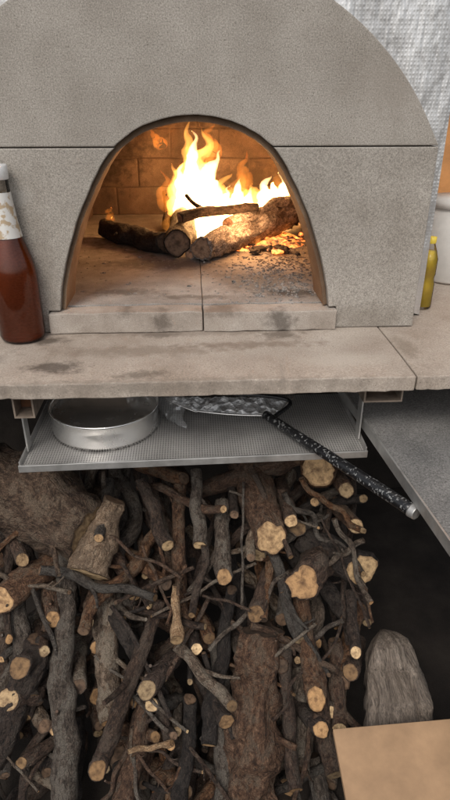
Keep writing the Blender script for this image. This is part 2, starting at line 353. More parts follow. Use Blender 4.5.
def log(name, label, cat, a, b, ra, rb, mat='bark1', cut='cut', group=None, wob=.06, seg=14, rough=.07, cam0=0, cam1=.8, twigs=0, cut0=None, npt=4, fine=0.0, radf=None, fold=0.0):
    L = (b-a).length
    pts = []
    sd = (b-a).normalized().orthogonal().normalized(); s2 = (b-a).normalized().cross(sd)
    for i in range(npt+1):
        t = i/npt; p = a.lerp(b, t)
        if 0 < i < npt: p = p + (sd*random.uniform(-1, 1)+s2*random.uniform(-1, 1))*wob*L
        pts.append(p)
    r = (ra+rb)/2; step = max(.004, r*.3); sub = max(3, int(L/npt/step))
    path = crom(pts, sub)
    kn = [(random.uniform(.1, .9), random.uniform(0, 2*PI), random.uniform(.1, .5)) for _ in range(int(L/.07)+1)] if not fold else ()
    def nn(p, sgn, axis, w): return (axis*sgn+(CAM-p).normalized()*w).normalized()*sgn
    n0 = nn(a, -1, (path[1]-path[0]).normalized(), cam0) if cam0 else None
    n1 = nn(b, 1, (path[-1]-path[-2]).normalized(), cam1) if cam1 else None
    vs, fs, at, caps = tube(path, radf or (lambda t: ra+(rb-ra)*t), seg, rough, n0=n0, n1=n1, knots=kn, fine=fine, fold=fold)
    for _ in range(twigs):
        i = random.randint(len(path)//5, len(path)*4//5); p = path[i]; t = i/len(path); rr = min(ra+(rb-ra)*t, .016)
        ax = (path[i+1]-path[i-1]).normalized(); side = (sd*random.uniform(-1, 1)+s2*random.uniform(-1, 1)+(CAM-p).normalized()*.2).normalized()
        q = p+(side+ax*random.uniform(.1, 1.3)).normalized()*((ra+(rb-ra)*t)+rr*random.uniform(1.5, 7.0))
        tp = crom([p, p.lerp(q, .5)+ax*rr*.5, q], 5)
        r_a, r_b = random.uniform(.35, .6), random.uniform(.18, .4)
        v2, f2, a2, cp = tube(tp, lambda t: rr*(r_a+(r_b-r_a)*t), 8, rough)
        k = len(vs); vs += v2; fs += [[x+k for x in f] for f in f2]; at += a2
        cv, cf, cc = cp[1]; k = len(vs); vs += cv; fs += [[x+k for x in f] for f in cf]; at += [a2[0]]*len(cv)
    low = a if a.z < b.z else b
    root = thing(name, label, cat, low, group)
    obj('bark', (vs, fs), mat, root, True, 0, at)
    for e, (cv, cf, cc) in enumerate(caps):
        obj('cut_end', (cv, cf), (cut0 or cut) if e == 0 else cut, root, False, 0, cc)
    return root

# ------------------------------------------------------------------ ground
GZ = -.93
g = []; gf = []; NX = 60
def gx(i): t = (i/NX)*2-1; return math.copysign(abs(t)**5*400+abs(t)*2.5, t)
for i in range(NX+1):
    for j in range(NX+1):
        x, y = gx(i), gx(j); g.append((x, y, GZ+(.012*fbm(Vector((x*6, y*6, 0))) if abs(x) < 3 and abs(y) < 3 else 0)))
for i in range(NX):
    for j in range(NX): a = i*(NX+1)+j; gf.append([a, a+NX+1, a+NX+2, a+1])
obj('ground', (g, gf), 'earth_and_shade', None, True, kind='structure')

# ------------------------------------------------------------------ oven
FZ = .041
oven = thing('wood_oven', 'arched wood fired oven with grey stone front and a fire inside', 'oven', (0, 0, 0))
opx = [(60, 308), (63, 280), (71, 240), (85, 200), (104, 160), (126, 136), (155, 121), (190, 115), (225, 119), (256, 133), (280, 155), (298, 190), (313, 228), (324, 268), (329, 303)]
O3 = crom([on_y(x, y, 0) for x, y in opx], 5)
O = [(p.x+random.uniform(-.0008, .0008), p.z+random.uniform(-.0004, .0004)) for p in O3]
O[0] = (O[0][0], .043); O[-1] = (O[-1][0], .043)
zj = on_y(225, 147, 0).z
ku = [i for i, p in enumerate(O) if p[1] > zj+.003]; k0, k1 = ku[0], ku[-1]
up_ = O[k0:k1+1]; lo_l = [p for p in O[:k0] if p[1] < zj-.003]; lo_r = [p for p in O[k1+1:] if p[1] < zj-.003]
xL = (O[k0][0]+O[k0-1][0])/2; xR = (O[k1][0]+O[k1+1][0])/2
cx, cz, RR = -.02, .106, .498
sxl, sxr = on_y(50, 318, 0).x, on_y(335, 315, 0).x
XR, XL = .427, -.467
arc = []
for i in range(81):
    a = PI*i/80; x, z_ = cx+RR*math.cos(a), cz+RR*math.sin(a)
    if z_ > zj+.006: arc.append((max(XL, min(XR, x)), z_))
g_ = .001
def resamp2(P, n):
    L = [0]
    for i in range(1, len(P)): L.append(L[-1]+math.dist(P[i], P[i-1]))
    o = []
    for k in range(n+1):
        s = L[-1]*k/n; i = max(1, next((q for q in range(1, len(L)) if L[q] >= s-1e-9), len(L)-1)); t = (s-L[i-1])/max(1e-9, L[i]-L[i-1])
        o.append((P[i-1][0]+(P[i][0]-P[i-1][0])*t, P[i-1][1]+(P[i][1]-P[i-1][1])*t))
    return o
inner = resamp2([(xL, zj+g_)]+up_+[(xR, zj+g_)], 60)
outer = resamp2([(XL, zj+g_)]+arc[::-1]+[(XR, zj+g_)], 60)
vs = []; fs = []; N1 = 61
for P_, y in ((inner, 0), (outer, 0), (inner, .06), (outer, .06)):
    vs += [(x, y, z_) for x, z_ in P_]
for i in range(60):
    fs += [[i, i+1, N1+i+1, N1+i], [2*N1+i, 3*N1+i, 3*N1+i+1, 2*N1+i+1], [i, 2*N1+i, 2*N1+i+1, i+1], [N1+i, N1+i+1, 3*N1+i+1, 3*N1+i]]
fs += [[0, N1, 3*N1, 2*N1], [60, 2*N1+60, 3*N1+60, N1+60]]
obj('facade_block', (vs, fs), 'facade', oven, False, .002, label='large arched upper block of the oven front')
polyl = [(XL, .001), (XL, zj-g_), (xL, zj-g_)] + lo_l[::-1] + [(sxl-.001, .0435), (sxl-.001, .001)]
obj('facade_block', prism(polyl, .0005, .06), 'facade', oven, False, .002, label='lower left block of the oven front')
polyr = [(sxr+.001, .001), (sxr+.001, .0435)] + lo_r[::-1] + [(xR, zj-g_), (XR, zj-g_), (XR, .001)]
obj('facade_block', prism(polyr, -.001, .06), 'facade', oven, False, .002, label='lower right block of the oven front')
def scl(P, s, c=(.0, .043)): return [(c[0]+(x-c[0])*s, c[1]+(z-c[1])*s) for x, z in P]
def strip(prof, ys):
    vs = []; fs = []
    n = len(prof[0])
    for k, y in enumerate(ys):
        for x, z in prof[k]: vs.append((x, y, z))
    for k in range(len(ys)-1):
        for i in range(n-1): fs.append([k*n+i, k*n+i+1, (k+1)*n+i+1, (k+1)*n+i])
    return vs, fs
Oa, Ob = scl(O, .998), scl(O, .968)
obj('arch_lining', strip([Oa, Ob, Ob, scl(O, 1.05)], [.016, .012, .115, .118]), 'ring', oven, False)
xj = on_z(203, 318, .02).x
def rough_box(x0, x1, y0, y1, z0, z1, nx, ny, amp):
    bm = bmesh.new(); bmesh.ops.create_cube(bm, size=1)
    for v in bm.verts: v.co = Vector((x0+(v.co.x+.5)*(x1-x0), y0+(v.co.y+.5)*(y1-y0), z0+(v.co.z+.5)*(z1-z0)))
    ex = [e for e in bm.edges if abs(e.verts[0].co.x-e.verts[1].co.x) > 1e-5]; bmesh.ops.subdivide_edges(bm, edges=ex, cuts=nx)
    ex = [e for e in bm.edges if abs(e.verts[0].co.y-e.verts[1].co.y) > 1e-5]; bmesh.ops.subdivide_edges(bm, edges=ex, cuts=ny)
    for v in bm.verts:
        q = Vector(v.co)
        v.co += Vector((fbm(q*30)*amp*.6, fbm(q*28+Vector((9, 0, 0)))*amp, fbm(q*24+Vector((0, 9, 0)))*amp*.6))
    vs = [v.co.copy() for v in bm.verts]; bm.verts.index_update(); fs = [[v.index for v in f.verts] for f in bm.faces]; bm.free(); return vs, fs
obj('sill_brick', rough_box(sxl, xj-.0012, -.010, .035, .001, FZ, 26, 3, .003), 'sill', oven, False, .002)
obj('sill_brick', rough_box(xj+.0012, sxr, -.013, .035, .001, FZ-.001, 24, 3, .003), 'sill', oven, False, .002)
obj('hearth_tile', rough_box(-.42, xj-.0006, .038, .50, -.02, FZ+.001, 14, 10, .002), 'hearth', oven, False, .0012)
obj('hearth_tile', rough_box(xj+.0006, .42, .038, .50, -.02, FZ, 14, 10, .002), 'hearth', oven, False, .0012)
obj('hearth_tile', rough_box(-.42, xj+.06, .5015, 1.08, -.02, FZ, 14, 10, .002), 'hearth', oven, False, .0012)
obj('hearth_tile', rough_box(xj+.0615, .42, .5015, 1.08, -.02, FZ, 14, 10, .002), 'hearth', oven, False, .0012)
def vprof(off=0, n=60):
    P = [Vector((-.34-off, 0, FZ-.01))]
    for i in range(n+1):
        a = PI-PI*i/n; P.append(Vector(((.34+off)*math.cos(a), 0, .16+(.29+off)*math.sin(a))))
    P.append(Vector((.34+off, 0, FZ-.01))); return P
YB = 1.03
def resample(P, d):
    L = [0]
    for i in range(1, len(P)): L.append(L[-1]+(P[i]-P[i-1]).length)
    n = int(round(L[-1]/d)); out = []
    for k in range(n+1):
        s = L[-1]*k/n; i = max(1, next((q for q in range(1, len(L)) if L[q] >= s-1e-9), len(L)-1))
        out.append(P[i-1].lerp(P[i], (s-L[i-1])/(L[i]-L[i-1])))
    return out
VP = resample(vprof(), .083); vs, fs = [], []
for i in range(len(VP)-1):
    m_ = (VP[i]+VP[i+1])/2; tg = (VP[i+1]-VP[i]); l = tg.length; tg.normalize(); nrm = Vector((-tg.z, 0, tg.x))
    y = .125 - (.1 if i % 2 else 0)
    while y < YB:
        ya, yb = max(.125, y), min(YB, y+.2)
        if yb-ya > .03:
            c = m_+nrm*(.025+random.uniform(-.002, .002)); c.y = (ya+yb)/2
            boxv(c, (l/2-.001, (yb-ya)/2-.001, .025), (tg, Vector((0, 1, 0)), nrm), vs, fs)
        y += .2
obj('vault_bricks', (vs, fs), 'brick', oven, False, .003)
vo = [(p.x, p.z) for p in vprof(.0035)]
obj('vault_mortar', strip([vo, vo], [.12, YB+.05]), 'mortar', oven)
vs, fs = [], []
z = FZ; row = 0
while z < .46:
    x = -.42-random.uniform(.03, .13)
    while x < .42:
        wd = random.uniform(.13, .22); tl = random.uniform(-.018, .018)
        ax = (Vector((math.cos(tl), 0, math.sin(tl))), Vector((0, 1, 0)), Vector((-math.sin(tl), 0, math.cos(tl))))
        boxv((x+wd/2, YB+.03+random.uniform(-.003, .001), z+.045), (wd/2-.0008, .03, .0444), ax, vs, fs); x += wd
    z += .09; row += 1
obj('back_wall_bricks', (vs, fs), 'brick', oven, False, .005)
obj('back_wall_mortar', bb(-.45, .45, YB+.0022, YB+.07, -.02, .55), 'mortar', oven)
n = len(O); big = []
for x, z_ in scl(O, 1.03):
    d = Vector((x, 0, z_-.02)); d.normalize(); big.append((max(-.45, min(.45, d.x*.62)), max(.03, .02+d.z*.62)))
obj('front_backing', strip([scl(O, 1.03), big], [.119, .119]), 'soot', oven)
JX0, JX1, JZ, JY = -.56, .463, .86, .064
rect = []
for x, z_ in scl(O, 1.12):
    d = Vector((x, 0, z_-.02)); tx = (JX1/d.x if d.x > 0 else JX0/d.x) if abs(d.x) > 1e-6 else 1e9; tz = (JZ-.02)/d.z if d.z > 1e-6 else 1e9
    t = min(tx, tz); rect.append((d.x*t, .02+d.z*t))
rect[0] = (JX0, .002); rect[-1] = (JX1, .002)
i_l = min(range(n), key=lambda i: (rect[i][0]-JX0)**2+(rect[i][1]-JZ)**2); rect[i_l] = (JX0, JZ)
i_r = min(range(n), key=lambda i: (rect[i][0]-JX1)**2+(rect[i][1]-JZ)**2); rect[i_r] = (JX1, JZ)
jv, jf = strip([scl(O, 1.08), rect], [JY, JY])
k = len(jv)
jv += [(JX0, JY, 0), (JX0, JY, JZ), (JX1, JY, JZ), (JX1, JY, 0), (JX0, 1.15, 0), (JX0, 1.15, JZ), (JX1, 1.15, JZ), (JX1, 1.15, 0)]
jf += [[k, k+4, k+5, k+1], [k+1, k+5, k+6, k+2], [k+2, k+6, k+7, k+3], [k+4, k+7, k+6, k+5]]
obj('foil_jacket', (jv, jf), 'foil', oven, label='silver bubble foil wrapped behind the stone front')

# ------------------------------------------------------------------ worktop slabs
xs = on_z(418, 376, 0).x
SF = -.229
def slab(x0, x1, y0, y1, z0, z1, label):
    nx, ny = 140, 16; vs = []; fs = []
    def P(i, j, top):
        s, t = i/nx, j/ny; x = x0+(x1-x0)*s; y = y0+(y1-y0)*t
        ed = 1 if j == 0 else 0
        q = Vector((x*22, y*22, 3 if top else 7))
        chip = max(0, noise.noise(Vector((x*38, 4 if top else 9, y0)))-.3)*.016*ed
        return Vector((x, y+(fbm(q*2.5)*.0026*ed)+chip, (z1 if top else z0)+fbm(q)*.0008-((.0015+chip*.6)*ed if top else 0)))
    for top in (1, 0):
        for i in range(nx+1):
            for j in range(ny+1): vs.append(P(i, j, top))
    N = (nx+1)*(ny+1); id_ = lambda i, j, t: i*(ny+1)+j+(0 if t else N)
    for i in range(nx):
        for j in range(ny):
            fs.append([id_(i, j, 1), id_(i+1, j, 1), id_(i+1, j+1, 1), id_(i, j+1, 1)]); fs.append([id_(i, j, 0), id_(i, j+1, 0), id_(i+1, j+1, 0), id_(i+1, j, 0)])
    for i in range(nx):
        for j in (0, ny): fs.append([id_(i, j, 1), id_(i, j, 0), id_(i+1, j, 0), id_(i+1, j, 1)])
    for j in range(ny):
        for i in (0, nx): fs.append([id_(i, j, 1), id_(i, j+1, 1), id_(i, j+1, 0), id_(i, j, 0)])
    t = thing('worktop_slab', label, 'slab', (0, 0, 0)); obj('slab_body', (vs, fs), 'slab', t, False, .002)
slab(-1.0, xs-.0015, SF, 1.2, -.028, 0, 'wide stained concrete worktop slab under the oven opening')
slab(xs+.0015, 1.1, SF+.001, 1.2, -.0275, -.0008, 'shorter concrete worktop slab at the right end of the ledge')

# ------------------------------------------------------------------ steel frame
fr = thing('steel_frame', 'rusty square tube frame carrying the worktop slabs', 'frame', (0, 0, GZ))
def sqtube(x0, x1, z0, z1, y0, y1, t=.003):
    vs = []; fs = []
    for y in (y0, y1):
        vs += [(x0, y, z0), (x1, y, z0), (x1, y, z1), (x0, y, z1), (x0+t, y, z0+t), (x1-t, y, z0+t), (x1-t, y, z1-t), (x0+t, y, z1-t)]
    for i in range(4):
        k = (i+1) % 4
        fs += [[i, k, 8+k, 8+i], [4+i, 12+i, 12+k, 4+k], [i, 4+i, 4+k, k], [8+i, 8+k, 12+k, 12+i]]
    return vs, fs
a = on_y(12, 404, -.205); b_ = on_y(37, 428, -.205)
tb = obj('frame_tube', sqtube(a.x, b_.x, -.074, -.0305, -.205, 1.1), 'rust', fr)
obj('tube_bore', bb(a.x+.0035, b_.x-.0035, -.17, -.165, -.0705, -.034), 'rustin', tb)
a = on_y(362, 400, -.195); b_ = on_y(398, 414, -.195)
tb = obj('frame_tube', sqtube(a.x, b_.x, -.060, -.0305, -.205, 1.1), 'rust', fr)
obj('tube_bore', bb(a.x+.0035, b_.x-.0035, -.17, -.165, -.0565, -.034), 'rustin', tb)
obj('frame_rail', bb(-.9, 1.0, .05, .09, -.115, -.076), 'rust', fr, False, .002)
obj('frame_rail', bb(-.9, 1.0, .95, .99, -.115, -.076), 'rust', fr, False, .002)
for x, y in ((-.88, .07), (.98, .07), (-.88, .97), (.98, .97)):
    obj('leg', bb(x-.02, x+.02, y-.019, y+.019, GZ, -.116), 'rust', fr, False, .002)
w = thing('rear_wall', 'block wall behind the firewood heap, coloured dark for the shade in its gaps', 'wall', (0, .75, GZ))
obj('wall_body', bb(-1.1, 1.1, .75, .9, GZ, -.13), 'earth_and_shade', w)  # dark earth material paints the shade seen through gaps in the heap

# ------------------------------------------------------------------ hanging tray
TZ = -.17
tr = thing('perforated_tray', 'perforated metal tray hung under the worktop edge', 'tray', (-.05, -.1, TZ))
A = on_z(20, 467, TZ); B = on_z(366, 452, TZ); Cc = Vector((B.x+.005, .05, TZ)); D = Vector((A.x, .05, TZ))
def quadbox(P, th):
    vs = list(P)+[p-Vector((0, 0, th)) for p in P]
    return vs, [[0, 1, 2, 3], [7, 6, 5, 4]]+[[i, i+4, (i+1) % 4+4, (i+1) % 4] for i in range(4)]
obj('tray_sheet', quadbox([A, B, Cc, D], .0015), 'perf', tr)
def bar(p, q, h, w_, up=Vector((0, 0, 1))):
    ax = (q-p).normalized(); s = ax.cross(up).normalized(); return boxv((p+q)/2, ((q-p).length/2, w_/2, h/2), (ax, s, s.cross(ax)))
obj('front_lip', bar(A+Vector((-.002, -.003, -.002)), B+Vector((.002, -.003, -.002)), .014, .004), 'steel', tr, False, .001)
obj('side_rail', bar(B+Vector((0, 0, .002)), Cc+Vector((0, 0, .002)), .016, .003), 'steel', tr, False, .0008)
obj('side_rail', bar(A+Vector((0, 0, .002)), D+Vector((0, 0, .002)), .016, .003), 'steel', tr, False, .0008)
for P in (B+Vector((-.004, .05, 0)), A+Vector((.004, .055, 0))):
    obj('hanger', bb(P.x-.0015, P.x+.0015, P.y-.012, P.y+.012, TZ+.004, -.0285), 'steel', tr, False, .0005)
tc = on_z(99.5, 452, TZ); rt = .1*115/112
tc = Vector((tc.x, tc.y+rt, TZ))
tp = thing('round_cake_tin', 'shiny round cake tin standing on the perforated tray', 'tin', tc+Vector((0, 0, .001)))
obj('tin_wall', lathe([(rt-.004, .004), (rt, .001), (rt, .008), (rt-.0006, .03), (rt, .043), (rt+.002, .046), (rt+.0025, .049), (rt+.001, .0515), (rt-.001, .050), (rt-.002, .046), (rt-.0025, .036)], tc, 72), 'tin', tp, True)
obj('tin_base', lathe([(0.0001, .036), (rt*.9, .036), (rt-.003, .0365)], tc, 72), 'tin', tp, True)
def crinkle(x0, x1, yf, z0, z1, amp, nu=60, nv=20):
    vs, fs = [], []
    for i in range(nu+1):
        for j in range(nv+1):
            x = x0+(x1-x0)*i/nu; t = j/nv; z = z0+(z1-z0)*t
            q = Vector((x*55, t*3, z*60)); dv = Vector((noise.noise(q), fbm(q+Vector((7, 0, 0)), 3), noise.noise(q+Vector((0, 7, 0)))))*amp
            vs.append(Vector((x, yf(i/nu, t), z))+dv)
    for i in range(nu):
        for j in range(nv): a = i*(nv+1)+j; fs.append([a, a+nv+1, a+nv+2, a+1])
    return vs, fs
pb = thing('plastic_bag', 'crinkled clear plastic bag tucked against the right side of the cake tin', 'bag', (tc.x+.03, .03, TZ))
obj('bag_film', crinkle(tc.x+.03, tc.x+.155, lambda u, t: .03-.16*max(0, u-.2)*(1-.3*t), TZ+.008, TZ+.08, .009, 40), 'plastic', pb)
h0 = on_z(272, 419, TZ+.022); h1 = on_z(413, 511, TZ+.01)
pl = thing('metal_peel', 'flat crinkled silver peel with long speckled black handle lying across the tray', 'peel', (h0.x, h0.y, TZ+.01))
ax = (h1-h0).normalized()
vs, fs, at, caps = tube(crom([h0-ax*.02, h0.lerp(h1, .5), h1], 14), lambda t: .0085+.002*min(1, t*1.2), 20, .0)
hd = obj('handle', (vs, fs), 'handle', pl, True)
vs, fs, at, caps = tube(crom([h1-ax*.004, h1+ax*.002, h1+ax*.007], 3), lambda t: .0118-.001*t, 20, .0)
for cv, cf, cc in caps: k = len(vs); vs += cv; fs += [[x+k for x in f] for f in cf]
obj('end_cap', (vs, fs), 'steel', hd, True)
e0 = on_z(160, 397, TZ+.03); e1_ = on_z(294, 397, TZ+.03); e2 = on_z(274, 415, TZ+.012); e3 = on_z(192, 410, TZ+.012)
vs, fs = [], []
nu, nv = 60, 20
for i in range(nu+1):
    for j in range(nv+1):
        s, t = i/nu, j/nv
        f_ = e3.lerp(e2, s); bk = e0.lerp(e1_, s); p = f_.lerp(bk, t)
        p = p+Vector((0, 0, .003*fbm(Vector((p.x*60, p.y*60, 2)))))+Vector((0, -.005*math.sin(PI*s)*(1-t), 0)); vs.append(p)
for i in range(nu):
    for j in range(nv): a = i*(nv+1)+j; fs.append([a, a+nv+1, a+nv+2, a+1])
o = obj('peel_blade', (vs, fs), 'alu', pl, True); md = o.modifiers.new('thickness', 'SOLIDIFY'); md.thickness = .0008
fr_ = [e3.lerp(e2, s/12)+Vector((0, -.007*math.sin(PI*s/12), -.001)) for s in range(13)]
vs, fs, at, caps = tube(crom([e0]+fr_+[e1_], 4), lambda t: .0018, 8, 0)
obj('blade_rim', (vs, fs), 'tin', pl, True)
vs, fs, at, caps = tube(crom([e0+Vector((-.01, .01, .012)), e0.lerp(e1_, .4)+Vector((0, -.01, .016)), e1_.lerp(h0, .3)+Vector((0, 0, .008)), h0], 8), lambda t: .0042, 10, 0)
obj('handle_rod', (vs, fs), 'blk', pl, True)
sh = thing('side_board', 'speckled grey board jutting out at the right below the worktop', 'board', (.5, -.2, -.15))
pA = on_z(358, 409, -.13); pB = on_z(452, 541, -.13); dn = (pB-pA).normalized(); pE = pB+dn*.2
obj('board_body', quadbox([pA-dn*.25, pE, Vector((.95, pE.y, -.13)), Vector((.95, pA.y+.25, -.13))], .018), 'shelf', sh, False, .0015)
obj('edge_strip', bar(pA-dn*.24+Vector((-.003, 0, -.008)), pE+Vector((-.003, 0, -.008)), .021, .0035), 'steel', sh, False, .0005)
for q in ((.9, pE.y+.05), (.9, pA.y+.12)):
    obj('leg', bb(q[0]-.02, q[0]+.02, q[1]-.02, q[1]+.02, GZ, -.1485), 'rust', sh, False, .002)

# ------------------------------------------------------------------ bottles
bp = on_z(24, 338, 0)
bt = thing('glass_bottle', 'tall glass bottle of red brown liquid at the left of the oven', 'bottle', (bp.x, bp.y, 0))
rb = .041
out = [(0.001, .003), (rb-.008, .001), (rb-.002, .005), (rb, .012), (rb, .122), (rb-.002, .140), (rb-.008, .163), (rb-.016, .187), (.0205, .212), (.0175, .244), (.0155, .272), (.0155, .296)]
obj('glass', lathe(out, bp, 48), 'glass', bt, True)
inn = [(0.0005, .005)]+[(max(.001, r-.0022), z) for r, z in out[1:9] if z > .004]+[(.016, .232), (.0005, .232)]
obj('liquid', lathe(inn, bp, 48), 'syrup', bt, True)
obj('cap', lathe([(.0162, .282), (.0172, .283), (.0172, .303), (.0155, .3055), (.0001, .306)], bp, 40), 'cap', bt, True)
m, nt, b = newmat('neck foil label'); v = nd(nt, 'ShaderNodeTexCoord').outputs['Object']
col = mix(nt, ramp(nt, nz(nt, v, 90, 3, .5), [(.5, 0.), (.58, 1.)]), (.66, .64, .6), (.45, .34, .22))
nt.links.new(col, b.inputs['Base Color']); b.inputs['Metallic'].default_value = .2; b.inputs['Roughness'].default_value = .4; M['neck'] = m
obj('neck_label', lathe([(rb-.0155, .188), (.0213, .212), (.0182, .244), (.0168, .262)], bp, 40), 'neck', bt, True)
op = Vector((.487, .115, 0))
ob = thing('oil_bottle', 'small yellow oil bottle beside the foil covered oven side', 'bottle', op)
oo = [(.001, .002), (.016, .001), (.018, .006), (.018, .055), (.0155, .065), (.0175, .075), (.0175, .105), (.013, .122), (.008, .135), (.0075, .145)]
obj('glass', lathe(oo, op, 32), 'glass', ob, True)
obj('liquid', lathe([(.0005, .004)]+[(r-.0012, z) for r, z in oo[2:8]]+[(.0005, .122)], op, 32), 'oil', ob, True)
obj('cap', lathe([(.0083, .137), (.009, .138), (.009, .150), (.0001, .151)], op, 24), 'oil', ob, True)
ww = thing('wooden_wall', 'orange varnished wooden wall beyond the right side of the oven', 'wall', (.9, .6, 0))
for i in range(8):
    obj('board', bb(.475+i*.15, .623+i*.15, .55, .58, .0005, 1.6), 'orange', ww, False, .003)
wp = thing('white_canister', 'white canister standing behind the yellow oil bottle', 'canister', (.64, .35, 0))
obj('canister_body', lathe([(.001, .001), (.075, .001), (.08, .006), (.08, .15), (.07, .165), (.07, .175)], (.64, .35, 0), 40), 'white', wp, True)
obj('canister_lid', lathe([(.072, .171), (.075, .172), (.075, .192), (.001, .194)], (.64, .35, 0), 40), 'white', wp, True)

# ------------------------------------------------------------------ fire logs
FG = 'logs burning in the oven'
log('burning_log', 'charred log lying at the left of the fire', 'log', on_z(103, 228, FZ+.03), on_z(166, 243, FZ+.03), .024, .027, 'char', 'cutb', FG, .02, 22, .11, .3, .3, 1, fine=.002)
log('burning_log', 'short log with its round sawn end facing out of the oven', 'log', on_z(184, 212, FZ+.05), on_z(177, 243, FZ+.04), .033, .033, 'char', 'cutb', FG, .01, 22, .06, 0, 1.0, fine=.002)
log('burning_log', 'ash whitened cracked log slanting right below the flames', 'log', on_z(294, 213, FZ+.05), on_z(201, 249, FZ+.032), .037, .028, 'ash', 'cutb', FG, .02, 34, .10, 0, .4, fine=.006)
log('burning_log', 'thin black branch lying on top of the burning logs', 'log', on_z(258, 207, FZ+.10), on_z(180, 218, FZ+.085), .010, .015, 'char', 'cutb', FG, .04, 12, .12, 0, .3, 1)
log('burning_log', 'short jagged piece of charred wood leaning at the back left of the fire', 'log', on_z(168, 190, FZ+.11), on_z(172, 226, FZ+.02), .014, .026, 'char', 'char', FG, .04, 14, .22, .5, 0)
log('burning_log', 'small pale log stub tucked under the ash whitened log', 'log', on_z(238, 243, FZ+.02), on_z(190, 252, FZ+.018), .016, .018, 'ash', 'cutb', FG, .03, 16, .1, 0, .4, fine=.002)
log('burning_log', 'ashy branch reaching back through the fire to the right', 'log', on_z(290, 203, FZ+.09), on_z(228, 224, FZ+.065), .012, .018, 'ash', 'cutb', FG, .04, 14, .12, 0, .3, fine=.002)
fc = on_z(215, 232, FZ)
fire = thing('fire', 'bright yellow orange fire burning on the logs inside the oven', 'fire', fc)
def lump(c, r, vs, fs, sub=1):
    k = len(vs); s = random.random()*40
    bm = bmesh.new(); bmesh.ops.create_icosphere(bm, subdivisions=sub, radius=1)
    sx, sy, sz = random.uniform(.7, 1.5), random.uniform(.7, 1.3), random.uniform(.4, .8)
    bm.verts.index_update()
    for v in bm.verts: vs.append(Vector(c)+Vector((v.co.x*sx, v.co.y*sy, v.co.z*sz))*r*(1+.6*noise.noise(v.co*1.5+Vector((s, 0, 0)))))
    for f in bm.faces: fs.append([v.index+k for v in f.verts])
    bm.free()
ec = on_z(254, 241, FZ); vs, fs = [], []
NE = 64
for i in range(NE+1):
    for j in range(NE+1):
        u_, v_ = i/NE*2-1, j/NE*2-1
        x = ec.x+u_*.15; y = ec.y+v_*.13
        m_ = max(0, 1-(u_*u_+v_*v_))
        h = m_**.6*(.012+.014*fbm(Vector((x*22, y*22, 1)))+.008*abs(noise.noise(Vector((x*70, y*70, 5)))))
        vs.append((x, y, FZ-.003+max(0, h)))
for i in range(NE):
    for j in range(NE): a = i*(NE+1)+j; fs.append([a, a+NE+1, a+NE+2, a+1])
obj('ember_bed', (vs, fs), 'ember', fire, True)
for _ in range(22):
    px, py = random.gauss(258, 26), random.gauss(247, 6)
    vs, fs = [], []; lump(on_z(min(px, 305), py, FZ+.008), random.uniform(.006, .014), vs, fs, 2)
    obj('coal_lump', (vs, fs), random.choice(('coal', 'coal', 'ember')), fire)
cr = []; cf = []
for _ in range(2000):
    if random.random() < .72: px, py = random.gauss(283, 26), random.gauss(270, 19)
    else: px, py = random.uniform(75, 320), random.triangular(245, 306, 262)
    if py > 304 or py < 245 or px > 322: continue
    p = on_z(px, py, FZ+.0005)
    lump(p, abs(random.gauss(0, .0017))+.0006, cr, cf)
obj('ash_crumbs', (cr, cf), 'crumb', None, kind='stuff', label='scattered ash and charcoal crumbs on the oven floor', category='ash')
def tongue(pxs, y, r, mat='flame'):
    pts = crom([on_y(px, py, y+random.uniform(-.012, .012)) for px, py in pxs], 9)
    s = random.uniform(0, 30)
    for i, p in enumerate(pts):
        t = i/len(pts); p.x += .018*noise.noise(Vector((s, t*6, 0)))*(t+.2); p.y += .02*noise.noise(Vector((s, t*3, 9)))
    vs, fs, at, caps = tube(pts, lambda t: r*(max(.0, math.sin(PI*min(1, (t*.93+.07)**.62))))**.9*(1-.35*t)+.0006, 18, .34, 1.2)
    obj('flame', (vs, fs), mat, fire, True)
YF = .66
tongue([(198, 238), (197, 205), (195, 175), (196, 145)], YF, .072, 'flame4')
tongue([(200, 236), (199, 210), (200, 185), (204, 160)], YF+.01, .062, 'flame')
tongue([(238, 230), (240, 212), (240, 195), (242, 172)], YF+.03, .055, 'flame4')
tongue([(250, 228), (252, 212), (251, 198), (253, 184)], YF+.03, .046, 'flame')
tongue([(270, 220), (272, 205), (272, 195), (274, 182)], YF+.05, .040, 'flame')
tongue([(225, 228), (226, 212), (226, 200), (228, 188)], YF+.02, .044, 'flame')
tongue([(276, 218), (278, 203), (278, 190), (280, 172)], YF+.05, .040, 'flame4')
tongue([(245, 256), (248, 244), (250, 232)], YF-.08, .050, 'flame4')
tongue([(186, 224), (183, 195), (190, 165), (186, 142), (190, 120)], YF, .038, 'flame')
tongue([(198, 222), (204, 190), (197, 165), (207, 146), (202, 128)], YF+.02, .036, 'flame')
tongue([(190, 224), (192, 200), (190, 170), (194, 148), (192, 131)], YF+.01, .034, 'flame3')
tongue([(204, 222), (211, 200), (207, 178), (216, 162), (222, 150)], YF, .034, 'flame3')
tongue([(198, 228), (201, 205), (198, 188), (203, 168)], YF-.02, .036, 'flame3')
tongue([(178, 215), (175, 198), (180, 180), (173, 163)], YF-.02, .022, 'flame')
tongue([(182, 220), (180, 200), (184, 182), (182, 163)], YF, .026, 'flame3')
tongue([(214, 224), (222, 203), (219, 190), (229, 174)], YF, .026, 'flame')
tongue([(224, 226), (228, 210), (226, 198), (230, 186)], YF+.01, .028, 'flame3')
tongue([(236, 224), (240, 208), (236, 194), (243, 178)], YF+.03, .032, 'flame3')
tongue([(250, 224), (253, 208), (248, 200), (254, 188)], YF+.03, .030, 'flame3')
tongue([(264, 218), (268, 200), (265, 190), (270, 176)], YF+.05, .026, 'flame3')
